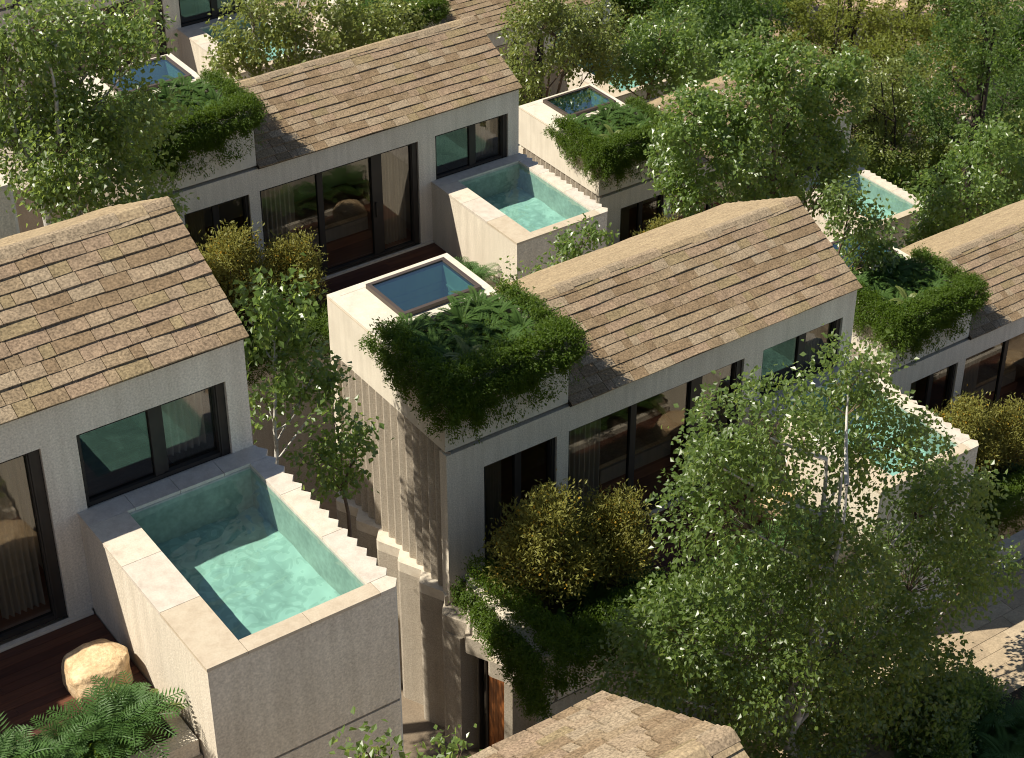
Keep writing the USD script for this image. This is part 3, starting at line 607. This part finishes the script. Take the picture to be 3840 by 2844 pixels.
ORD = ('first', 'second', 'third', 'fourth', 'fifth', 'sixth', 'seventh', 'eighth', 'ninth', 'tenth', 'eleventh', 'twelfth', 'thirteenth', 'fourteenth')
for k in 'ACDEGH':
    place(ROOF_CREEPER, 'trailing_creeper', 'yellow green creeper trailing over the roof planter of ' + where[k], 'creeper', T[k], group='creepers of the roof planters')
    rr = np.random.default_rng(12)
    ROWS, COLS = ('front', 'middle', 'back'), ('leftmost', 'second', 'third', 'rightmost')
    for j, (x, y) in enumerate([(.55, .55), (1.05, .5), (1.6, .55), (2.0, .8), (.5, 1.05), (1.0, 1.0), (1.5, 1.05), (1.95, 1.35), (.4, 1.65), (.85, 1.55), (1.3, 1.5), (1.75, 1.65)]):
        place(FERN, 'fern', 'dark fern, %s of the %s row, roof planter of %s' % (COLS[j % 4], ROWS[j // 4], where[k]), 'fern', off(k, (x, y, ZT + .02)), rz=rr.uniform(0, 6.3), s=rr.uniform(.75, 1.0), group='ferns in the roof planter of ' + where[k])
    place(BRIGHT, 'bright_fern', 'pale yellow fern, front left in the roof planter of ' + where[k], 'fern', off(k, (.72, .42, ZT + .12)), rz=.8, s=.85, group='pale ferns of the roof planters')
    place(BRIGHT, 'bright_fern', 'small pale fern, back right in the roof planter of ' + where[k], 'fern', off(k, (2.15, 1.75, ZT + .02)), rz=2.2, s=.5, group='pale ferns of the roof planters')
for k in 'ACDE':
    place(SHRUB, 'flowering_shrub', 'taller orange shrub, left of two on the terrace of ' + where[k], 'shrub', off(k, (.95, -1.35, -2.6)), rz=.3, s=1.45, group='orange flowering shrubs on the terraces')
    place(SHRUB, 'flowering_shrub', 'lower orange shrub, right of two on the terrace of ' + where[k], 'shrub', off(k, (2.25, -1.45, -2.72)), rz=2.0, s=1.15, group='orange flowering shrubs on the terraces')
    place(TERRACE_CREEPER, 'trailing_creeper', 'dense creeper hanging over the terrace wall of ' + where[k], 'creeper', T[k], group='creepers of the terrace walls')
    rr = np.random.default_rng(21)
    for j, (x, y) in enumerate(sorted([(.6, -2.3), (1.2, -2.45), (1.8, -2.2), (2.4, -2.4), (.5, -1.7), (1.65, -1.7), (2.6, -1.8), (1.55, -.9), (.45, -.6)])):
        place(FERN, 'fern', 'dark fern, %s from the left, under the orange shrubs of %s' % (ORD[j], where[k]), 'fern', off(k, (x, y, -2.7)), rz=rr.uniform(0, 6), s=rr.uniform(.8, 1.2), group='ferns in the terrace planter of ' + where[k])
for k in 'ABC':
    rr = np.random.default_rng(31)
    place(STRIP_CREEPER, 'trailing_creeper', 'low creeper along the narrow planter before the deck of ' + where[k], 'creeper', T[k], group='creepers of the narrow planters')
    for j, (x, y) in enumerate(sorted([(3.4, -2.35), (3.8, -2.3), (4.2, -2.42), (4.55, -2.25), (4.9, -2.4), (5.2, -2.3), (5.5, -2.38), (5.8, -2.25), (5.9, -2.45), (3.6, -2.5), (4.4, -2.2), (5.05, -2.5), (5.65, -2.52), (6.0, -2.2)])):
        place(PALM, 'palm_fern', 'palm-like fern, %s from the left, narrow deck planter of %s' % (ORD[j], where[k]), 'fern', off(k, (x, y, -2.84)), rz=rr.uniform(0, 6), s=rr.uniform(.85, 1.25), group='palm ferns of the narrow planter of ' + where[k])
    place(BRIGHT, 'bright_fern', 'pale fern, pool end of the narrow deck planter of ' + where[k], 'fern', off(k, (6.1, -2.2, -2.93)), rz=1.2, s=.95, group='pale ferns of the narrow planters')
    place(BRIGHT, 'bright_fern', 'pale fern, left end of the narrow deck planter of ' + where[k], 'fern', off(k, (4.4, -2.5, -2.85)), rz=4.2, s=.9, group='pale ferns of the narrow planters')

# ------------------------------------------------------------------ trees
def tree(name, label, cat, base, trunk, lobes, leafm, barkm, dens, L, w, seed, r_trunk=.09, stems=1, depth=.8, droop=.5, per=38, spread=.115, group=None, shell=.34):
    r = np.random.default_rng(seed); path = thing(name, label, cat, group, base); base = np.array(base, float)
    tr = np.array(trunk, float) - base; tr = np.vstack([[0, 0, -.15], tr]) if tr[0, 2] > .1 else tr
    T_ = MB(); B = MB(); TW = MB()
    tt = np.linspace(0, 1, 14); key = np.linspace(0, 1, len(tr)); smooth = np.stack([np.interp(tt, key, tr[:, i]) for i in range(3)], 1)
    smooth[1:-1] += r.normal(0, .035, (12, 3)); smooth[1:-1] = (smooth[:-2] + 2 * smooth[1:-1] + smooth[2:]) / 4
    rad = r_trunk * (1 - .82 * tt); T_.tube(smooth, rad, 7)
    forks = [smooth]
    for s in range(stems - 1):
        o = r.normal(0, .5, 3) * [1, 1, .1]; q = smooth + np.outer(tt, o) * .75 + np.outer(np.sin(tt * 3), r.normal(0, .06, 3)); T_.tube(q, rad * .8, 6); forks.append(q)
    lob = []
    for l in lobes:
        c = np.array(l[:3], float); dirn = unit(c - CAM); k = r.uniform(-1, 1) * depth
        lob.append((*(c + dirn * k - base), l[3]))
    P, Dn, N = [], [], []
    for l in lob:
        c = np.array(l[:3]); R = l[3]
        fk = forks[int(r.integers(0, len(forks)))]
        hd = np.linalg.norm(fk[:, :2] - c[:2], axis=1); i = int(np.argmin(np.abs(fk[:, 2] - (c[2] - .75 * hd - .2)) + hd * .3)); a = fk[i]
        mid = a * .5 + c * .5 + [0, 0, -.08 * np.linalg.norm(c - a)] + r.normal(0, .08, 3)
        ts = np.linspace(0, 1, 7)[:, None]; limb = (1 - ts) ** 2 * a + 2 * ts * (1 - ts) * mid + ts ** 2 * c
        B.tube(limb, np.linspace(max(.012, r_trunk * .30), .010, 7), 5)
        nl = int(R * R * dens); nc = max(5, nl // per)
        u = unit(r.normal(0, 1, (nc, 3))); radii = R * r.uniform(0, 1, (nc, 1)) ** shell
        cc = c + u * radii * [1.05, 1.05, .95] + [0, 0, -.05 * R]
        for q in cc[:: 3]:
            s0 = limb[int(np.clip(6 - np.argsort(np.linalg.norm(limb[::-1] - q, axis=1))[0] - 1, 2, 6))]; m = (s0 + q) / 2 + r.normal(0, .07, 3) + [0, 0, .07]
            TW.tube([s0, (s0 + m) / 2 + r.normal(0, .03, 3), m, q], [.009, .007, .005, .002], 3)
        i = r.integers(0, nc, nl); q = cc[i] + r.normal(0, 1, (nl, 3)) * [spread, spread, spread * 1.15]
        P.append(q); Dn.append(unit(u[i] * .5 + r.normal(0, .6, (nl, 3)) + [0, 0, -droop])); N.append(unit(r.normal(0, .55, (nl, 3)) + [0, 0, .35] + SUN * .75))
    P, Dn, N = np.vstack(P), np.vstack(Dn), np.vstack(N); s = r.uniform(.7, 1.25, len(P))
    obj('trunk', T_, barkm, path, smooth=True); obj('branches', B, barkm, path, smooth=True)
    obj('twigs', TW, 'bark_brown' if barkm != 'bark_dark' else barkm, path)
    obj('crown', leaves(P, Dn, N, L * s, w * s), leafm, path)
    return path

#TREES#
TREES = [
 ('birch_tree', 'big pale trunked birch covering the right foreground', 'tree', (3.9,-4.7,-5.0), [[3.1, -4.8, -3.97],[3.4, -4.8, -2.65],[3.41, -4.8, -0.35],[3.44, -4.8, 1.35]],
  [[3.7, -4.8, 2.77, 0.58],[2.03, -4.8, 2.42, 0.95],[4.24, -4.8, 1.42, 0.87],[6.05, -4.8, -0.3, 0.82],[1.73, -4.8, 1.03, 1.04],[3.55, -4.8, -0.32, 1.03],[6.1, -4.8, -1.81, 1.03],[7.27, -4.8, -2.46, 0.61],[0.83, -4.8, -0.66, 0.92],[0.19, -4.8, -1.21, 0.59],[2.41, -4.8, -1.66, 1.31],[4.42, -4.8, -2.7, 1.31],[5.75, -4.8, -4.1, 1.14],[3.58, -4.8, -3.83, 1.1],[1.75, -4.8, -2.52, 0.77],[5.28, -4.8, -5.21, 1.0],[1.13, -4.8, 2.33, 0.37]],
  ('leaf_birch','bark_white',3500,.088,.064), 1, dict(r_trunk=.13,stems=3,depth=.6)),
 ('birch_tree', 'tall multi trunked birch at the upper left edge', 'tree', (-4.6,2.5,-6.1), [[-4.51, 2.5, 4.5],[-4.5, 2.5, 5.8],[-4.44, 2.5, 7.15]],
  [[-4.78, 2.5, 7.5, 0.67],[-4.01, 2.5, 7.37, 0.74],[-3.28, 2.5, 7.25, 0.38],[-4.93, 2.5, 6.54, 0.74],[-4.01, 2.5, 6.42, 0.82],[-3.28, 2.5, 6.71, 0.3825],[-3.1, 2.5, 5.89, 0.3375],[-4.66, 2.5, 5.63, 0.82],[-3.73, 2.5, 5.35, 0.65],[-3.33, 2.5, 4.49, 0.46],[-4.22, 2.5, 4.85, 0.58],[-5.28, 2.5, 5.96, 0.5],[-4.79, 2.5, 5.17, 0.38],[-4.11, 2.5, 5.68, 0.51],[-5.09, 2.5, 7.18, 0.55],[-5.8, 1.8, 3.2, 0.8],[-6.4, 2.2, 2.2, 0.8],[-5.2, 1.6, 2.2, 0.6],[-6.9, 2.6, 3.5, 0.7],[-4.1, 2.4, 3.4, 0.6],[-4.9, 2.3, 2.9, 0.6]],  # last lobes: unseen low foliage added behind the roof to dapple the alley wall
  ('leaf_birch','bark_white',3000,.085,.062), 2, dict(r_trunk=.11,stems=4,depth=.8)),
 ('birch_tree', 'leafy tree behind the upper roof at the top centre left', 'tree', (6.0,15.5,-6.6), [[5.99, 15.5, -1.21],[6.06, 15.5, -0.31],[6.25, 15.5, 0.64]],
  [[5.17, 15.5, 0.36, 0.92],[6.56, 15.5, 0.01, 1.15],[8.01, 15.5, -0.36, 0.85],[4.64, 15.5, -0.39, 0.57],[5.8, 15.5, -0.58, 0.84],[7.49, 15.5, -0.8, 0.75],[9.01, 15.5, -0.61, 0.54],[4.21, 15.5, -0.05, 0.41]],
  ('leaf_olive','bark_white',2100,.105,.08), 3, dict(r_trunk=.09,stems=3,depth=.6)),
 ('leafy_tree', 'yellowish green tree between the upper roof and the far skylight', 'tree', (14.0,18.6,-9.1), [[15.13, 18.6, -7.15],[15.43, 18.6, -5.39],[15.72, 18.6, -3.83]],
  [[15.26, 18.6, -3.44, 1.12],[16.9, 18.6, -4.27, 0.76],[14.65, 18.6, -4.63, 0.75],[14.58, 18.6, -5.85, 0.57],[16.97, 18.6, -3.61, 0.88],[15.1, 18.6, -2.87, 0.74],[14.81, 18.6, -5.5, 0.69],[15.37, 18.6, -6.79, 0.51],[16.12, 18.6, -4.41, 0.63],[17.16, 18.6, -4.89, 0.54]],
  ('leaf_olive','bark_brown',2000,.11,.082), 4, dict(r_trunk=.08,stems=2,depth=.6)),
 ('leafy_tree', 'mid green tree beyond the far skylight at the top', 'tree', (19.3,19,-11.5), [[19.38, 19.0, -7.09],[19.65, 19.0, -5.7],[19.76, 19.0, -4.73]],
  [[19.11, 19.0, -4.99, 0.92],[20.51, 19.0, -5.79, 1.0],[19.51, 19.0, -6.25, 0.73],[21.63, 19.0, -6.97, 0.75],[18.64, 19.0, -5.72, 0.53],[20.45, 19.0, -4.91, 0.66],[18.06, 19.0, -5.56, 0.46],[18.28, 19.0, -5.06, 0.52]],
  ('leaf_fresh','bark_brown',2000,.115,.085), 5, dict(r_trunk=.09,depth=.8)),
 ('leafy_tree', 'large broad bright green tree above the central roof ridge', 'tree', (15.6,9.5,-9.6), [[15.59, 9.5, -4.91],[15.55, 9.5, -3.03],[14.91, 9.5, -0.85]],
  [[14.62, 9.5, -0.66, 0.73],[14.44, 9.5, -1.76, 1.17],[12.93, 9.5, -1.68, 0.73],[15.9, 9.5, -2.17, 0.97],[13.69, 9.5, -2.72, 1.17],[15.74, 9.5, -3.46, 1.32],[12.44, 9.5, -2.47, 0.63],[17.18, 9.5, -3.14, 0.67],[12.92, 9.5, -3.57, 0.64],[14.93, 9.5, -4.07, 0.99],[17.22, 9.5, -4.66, 0.79],[18.07, 9.5, -4.15, 0.45],[12.13, 9.5, -1.68, 0.41],[16.57, 9.5, -1.76, 0.65],[17.55, 9.5, -2.51, 0.66],[17.61, 9.5, -1.81, 0.55],[15.79, 9.5, -1.2, 0.64]],
  ('leaf_fresh','bark_brown',2000,.12,.088), 6, dict(r_trunk=.1,depth=.8)),
 ('young_tree', 'slender young tree in the alley right of the left house', 'tree', (-2.75,.5,-6.1), [[-2.72, 0.5, 0.67],[-2.65, 0.5, 1.73],[-2.49, 0.5, 3.11]],
  [[-2.49, 0.5, 3.5, 0.42],[-2.79, 0.5, 3.06, 0.33],[-2.25, 0.5, 2.78, 0.37],[-2.58, 0.5, 2.35, 0.43],[-2.78, 0.5, 1.78, 0.3],[-2.15, 0.5, 1.94, 0.34],[-1.79, 0.5, 1.55, 0.31],[-2.77, 0.5, 3.67, 0.26],[-1.83, 0.5, 2.14, 0.27],[-2.95, 0.5, 3.28, 0.26]],
  ('leaf_fresh','bark_white',1900,.11,.08), 7, dict(r_trunk=.05,depth=.3)),
 ('young_tree', 'small round young tree in front of the fluted wall', 'tree', (-2.3,-1,-6.1), [[-2.35, -1.0, 0.51],[-2.47, -1.0, 1.15],[-2.42, -1.0, 1.86]],
  [[-2.45, -1.0, 2.11, 0.39],[-2.18, -1.0, 1.44, 0.36],[-2.6, -1.0, 1.37, 0.33],[-2.8, -1.0, 1.78, 0.26],[-2.05, -1.0, 1.79, 0.23]],
  ('leaf_fresh','bark_brown',2100,.10,.074), 8, dict(r_trunk=.04,depth=.3)),
 ('leafy_tree', 'bushy bright green tree at the right edge behind the right roof', 'tree', (22.9,9,-12.3), [[22.91, 9.0, -8.58],[22.53, 9.0, -6.63],[22.64, 9.0, -5.44]],
  [[21.96, 9.0, -6.31, 1.14],[23.4, 9.0, -5.81, 1.03],[23.71, 9.0, -7.28, 0.86],[21.22, 9.0, -6.9, 0.66],[20.61, 9.0, -7.25, 0.48],[22.53, 9.0, -4.88, 0.71]],
  ('leaf_fresh','bark_brown',1900,.125,.09), 9, dict(r_trunk=.09,depth=.9)),
 ('young_tree', 'small sapling in front of the pool behind the central roof', 'tree', (6.6,5.5,-7.5), [[6.61, 5.5, -2.19],[6.72, 5.5, -1.38],[6.8, 5.5, -0.89]],
  [[6.75, 5.5, -1.08, 0.4],[6.97, 5.5, -0.84, 0.31],[6.59, 5.5, -1.33, 0.27],[5.76, 5.5, -1.29, 0.2],[5.05, 5.5, -1.22, 0.14]],
  ('leaf_fresh','bark_brown',2200,.10,.07), 10, dict(r_trunk=.03,depth=.2)),
 ('young_tree', 'shady small tree behind the right end of the central roof', 'tree', (12.6,4.7,-9), [[13.07, 4.9, -4.18],[13.44, 4.9, -2.92],[13.44, 4.9, -1.9]],
  [[14.08, 4.9, -3.59, 0.55],[14.98, 4.9, -4.49, 0.39],[13.71, 4.9, -3.93, 0.45],[13.54, 4.9, -2.61, 0.54],[14.3, 4.9, -2.74, 0.4],[13.17, 4.9, -1.82, 0.39],[14.19, 4.9, -3.4, 0.45],[15.16, 4.9, -4.32, 0.26],[13.57, 4.9, -1.83, 0.29]],
  ('leaf_birch','bark_brown',1900,.11,.08), 11, dict(r_trunk=.05,depth=.4)),
 ('forest_tree', 'dark trunked forest tree at the upper right edge', 'tree', (26.8,13,-13), [[26.79, 13.0, -9.01],[26.71, 13.0, -7.04],[26.64, 13.0, -4.31]],
  [[26.7, 13.0, -4.61, 1.55],[25.16, 13.0, -5.18, 1.16],[28.03, 13.0, -6.53, 1.2],[26.21, 13.0, -6.9, 1.19],[28.63, 13.0, -8.5, 0.82],[24.85, 13.0, -6.51, 0.78],[25.9, 13.0, -3.31, 1.14]],
  ('leaf_forest','bark_dark',900,.115,.075), 12, dict(r_trunk=.26,stems=2,depth=1.4,droop=.1)),
 ('forest_tree', 'yellowish forest tree left of the dark trunked one', 'tree', (27.8,17,-13.6), [[27.75, 17.0, -11.89],[27.42, 17.0, -9.67],[26.92, 17.0, -7.64]],
  [[26.69, 17.0, -8.66, 1.27],[28.14, 17.0, -7.98, 1.14],[25.54, 17.0, -7.27, 0.97],[28.68, 17.0, -10.03, 1.02],[27.29, 17.0, -10.11, 0.86]],
  ('leaf_olive','bark_dark',1700,.115,.07), 13, dict(r_trunk=.1,stems=2,depth=1.2,droop=.1)),
 ('forest_tree', 'sparse yellowish tree over pale soil at the top right', 'tree', (31.7,24,-14.2), [[31.65, 24.0, -12.03],[31.88, 24.0, -10.32],[32.1, 24.0, -8.66]],
  [[30.9, 24.0, -9.38, 1.27],[32.59, 24.0, -9.13, 1.28],[34.77, 24.0, -10.37, 1.15],[29.12, 24.0, -8.43, 0.93]],
  ('leaf_yellow','bark_dark',1300,.12,.075), 14, dict(r_trunk=.1,stems=2,depth=1.2,droop=.1)),
 ('young_tree', 'leafy sapling tips at the bottom edge left of the roof', 'tree', (-5.7,-8,-2), [[-5.67, -8.0, 1.52],[-5.69, -8.0, 2.62],[-5.72, -8.0, 3.25]],
  [[-6.16, -8.0, 3.64, 0.17],[-5.89, -8.0, 3.42, 0.17],[-5.04, -8.0, 2.95, 0.17],[-5.27, -8.0, 2.99, 0.17]],
  ('leaf_fresh','bark_brown',2200,.10,.07), 15, dict(r_trunk=.03,depth=.15)),
 ('forest_tree', 'deep green tree at the top centre right', 'tree', (25.6,22,-12.9), [[25.65, 22.0, -9.24],[25.34, 22.0, -7.87],[25.23, 22.0, -6.59]],
  [[25.28, 22.0, -7.23, 1.17],[26.21, 22.0, -6.83, 1.02],[24.46, 22.0, -6.4, 0.86],[24.77, 22.0, -7.88, 0.73]],
  ('leaf_forest','bark_dark',1800,.125,.08), 16, dict(r_trunk=.1,depth=1.0,droop=.1)),
 ('forest_tree', 'olive tree at the top edge beyond the far house', 'tree', (27.7,30,-13.3), [[27.69, 30.0, -12.37],[27.62, 30.0, -10.72],[27.78, 30.0, -9.7]],
  [[26.75, 30.0, -9.79, 0.98],[28.43, 30.0, -10.04, 1.16],[25.71, 30.0, -9.36, 0.81],[30.19, 30.0, -10.65, 1.01]],
  ('leaf_yellow','bark_dark',1500,.125,.08), 17, dict(r_trunk=.1,depth=1.0,droop=.1)),
]
for nm, lb, ct, ba, tr, lo, (lm, bm, dn, Lf, wf), sd, kw in TREES:
    tree(nm, lb, ct, ba, tr, lo, lm, bm, dn, Lf, wf, sd, **kw)
# ------------------------------------------------------------------ more forest, copies of three templates
def forest_template(nm, lm, bm, seed, dens, L, w, R):
    P = template(nm); r = np.random.default_rng(seed); T_ = MB(); B = MB(); Q = []; Dn = []; N = []
    for s in range(2):
        tx = r.normal(0, .5, 2); pts = [(0, 0, -.4), (tx[0] * .3, tx[1] * .3, 1.6), (tx[0], tx[1], 3.6), (tx[0] * 1.4, tx[1] * 1.4, 5.2)]
        T_.tube(pts, [.13, .10, .06, .02], 6)
    for k in range(11):
        az = k * 2.4 + r.uniform(-.4, .4); rr = R * r.uniform(.25, 1.0); c = np.array([math.cos(az) * rr, math.sin(az) * rr, r.uniform(2.6, 5.6) - rr * .35]); q = R * r.uniform(.35, .55)
        a = np.array([tx[0] * .5, tx[1] * .5, c[2] * .55]); B.tube([a, (a + c) / 2 + [0, 0, -.1], c], [.05, .03, .01], 5)
        nl = int(q * q * dens); nc = max(5, nl // 30); u = unit(r.normal(0, 1, (nc, 3))); cc = c + u * q * r.uniform(0, 1, (nc, 1)) ** .45 * [1.1, 1.1, .75]
        for z_ in cc[::2]: B.tube([c, (c + z_) / 2 + r.normal(0, .05, 3), z_], [.014, .009, .004], 3)
        i = r.integers(0, nc, nl); Q.append(cc[i] + r.normal(0, .125, (nl, 3))); Dn.append(unit(u[i] * .4 + r.normal(0, .7, (nl, 3)))); N.append(unit(r.normal(0, .55, (nl, 3)) + [0, 0, .35] + SUN * .7))
    Q, Dn, N = np.vstack(Q), np.vstack(Dn), np.vstack(N); s = r.uniform(.7, 1.25, len(Q))
    obj('trunk', T_, bm, P, smooth=True); obj('branches', B, bm, P, smooth=True); obj('crown', leaves(Q, Dn, N, L * s, w * s), lm, P); return P
FT = [forest_template('ForestGreen', 'leaf_forest', 'bark_dark', 51, 1700, .12, .075, 1.9), forest_template('ForestYellow', 'leaf_yellow', 'bark_dark', 52, 1250, .115, .07, 2.0), forest_template('ForestOlive', 'leaf_olive', 'bark_brown', 53, 1700, .12, .08, 1.8)]
FL = ['green forest tree', 'yellowish forest tree', 'olive forest tree']
FP = [(24.0, 24.0, 0, 1.0, 'behind the leafy tree, first of the wood'), (22.8, 18.5, 2, .9, 'behind the right end of the hidden roof'), (34.5, 12.0, 0, 1.0, 'low at the right edge of the wood'), (30.0, 15.0, 2, 1.0, 'right of the dark trunks'), (24.6, 28.5, 0, 1.1, 'left part of the wood at the top'), (29.0, 34.5, 2, 1.2, 'at the top edge, middle of the wood'), (38.0, 33.0, 0, 1.2, 'at the top right edge of the wood'), (43.0, 31.0, 0, 1.3, 'deep in the wood at the top right'), (20.5, 28.0, 0, 1.0, 'behind the far roof'),
      (24.5, 19.5, 0, 1.0, 'right of the hidden pool house'), (29.5, 19.5, 1, 1.0, 'beside the sparse pale soil'), (33.5, 15.5, 0, 1.1, 'at the right edge behind the dark trunks'), (30.5, 9.5, 2, .9, 'at the right edge below the dark trunks'),
      (23.6, 11.2, 2, .55, 'just beyond the far right pool'), (27.0, 26.0, 0, 1.1, 'at the top edge right of the far skylight'), (33.0, 21.5, 1, 1.0, 'in the upper right corner'), (22.0, 32.5, 2, 1.2, 'at the top edge above the far skylight'),
      (36.5, 28.0, 1, 1.1, 'high on the slope at the top edge'), (37.0, 19.0, 0, 1.2, 'in the far upper right corner'), (40.0, 25.0, 2, 1.2, 'behind the upper right corner trees'), (31.0, 31.0, 0, 1.1, 'at the top edge near the centre right'),
      (26.0, 38.0, 1, 1.3, 'far off at the top edge'), (35.0, 36.0, 2, 1.3, 'farthest off at the top edge'), (23.6, 15.6, 1, .8, 'between the leafy tree and the right pool'), (27.5, 22.5, 1, .9, 'above the leafy tree near the pale soil')]
for j, (x, y, k, s_, lb) in enumerate(FP):
    place(FT[k], 'forest_tree', FL[k] + ' ' + lb, 'tree', (x, y, float(ground_z(x, y)) - .3), rz=j * 1.3, s=s_, group='trees of the forest beyond the houses')
# garden bed across the street
GB = obj('garden_bed', MB().box(4.5, 18, -9.5, -5.62, -5.3, -4.93), 'soil'); stage.GetPrimAtPath(GB).SetCustomDataByKey('kind', 'structure')
rr = np.random.default_rng(61)
for j in range(34):
    x, y = 5.0 + rr.uniform(0, 6.0), -5.75 - rr.uniform(0, 2.2)
    place(PALM if j % 3 else FERN, 'garden_fern', 'green fern in the garden bed across the street, lower right corner', 'fern', (x, y, -4.95), rz=rr.uniform(0, 6), s=rr.uniform(.9, 1.4), group='ferns of the garden bed at the lower right')
BUSH = template('GardenBush'); fm, cs = bush_mesh(71, [(0, 0, .5, .5), (.35, .1, .45, .42), (-.3, -.2, .4, .42), (.05, .3, .8, .35)], 9000, .075, .045, spread=.09)
obj('foliage', fm, 'leaf_birch', BUSH); st = MB()
for c in cs[::12]: st.tube([(0, 0, -.1), tuple(c * .5), tuple(c)], [.02, .012, .004], 4)
obj('stems', st, 'bark_brown', BUSH)
for j, (x, y, s_, lb) in enumerate([(9.2, -7.0, 1.0, 'dark bush in the garden bed by the right edge'), (6.6, -5.5, .9, 'dark bush close under the big birch crown'), (5.6, -5.7, 1.0, 'dark bush at the bottom edge beneath the big birch')]):
    place(BUSH, 'garden_bush', lb, 'bush', (x, y, -4.95), rz=j * 2.1, s=s_, group='bushes of the garden bed')
for j, (x, y, s_) in enumerate([(23.2, 10.6, 2.0), (24.0, 14.0, 2.2), (26.3, 16.5, 2.4), (25.4, 20.6, 2.2), (28.4, 15.0, 2.2), (30.6, 12.2, 2.4), (32.4, 18.2, 2.4), (27.6, 19.0, 2.2), (26.5, 10.2, 2.0), (24.2, 17.2, 2.0), (23.4, 21.6, 2.2)]):
    place(BUSH, 'forest_bush', 'green undergrowth bush on the soil among the forest trees at upper right', 'bush', (x, y, float(ground_z(x, y)) + .1), rz=j * 2.1, s=s_, group='undergrowth bushes of the forest')
#END#
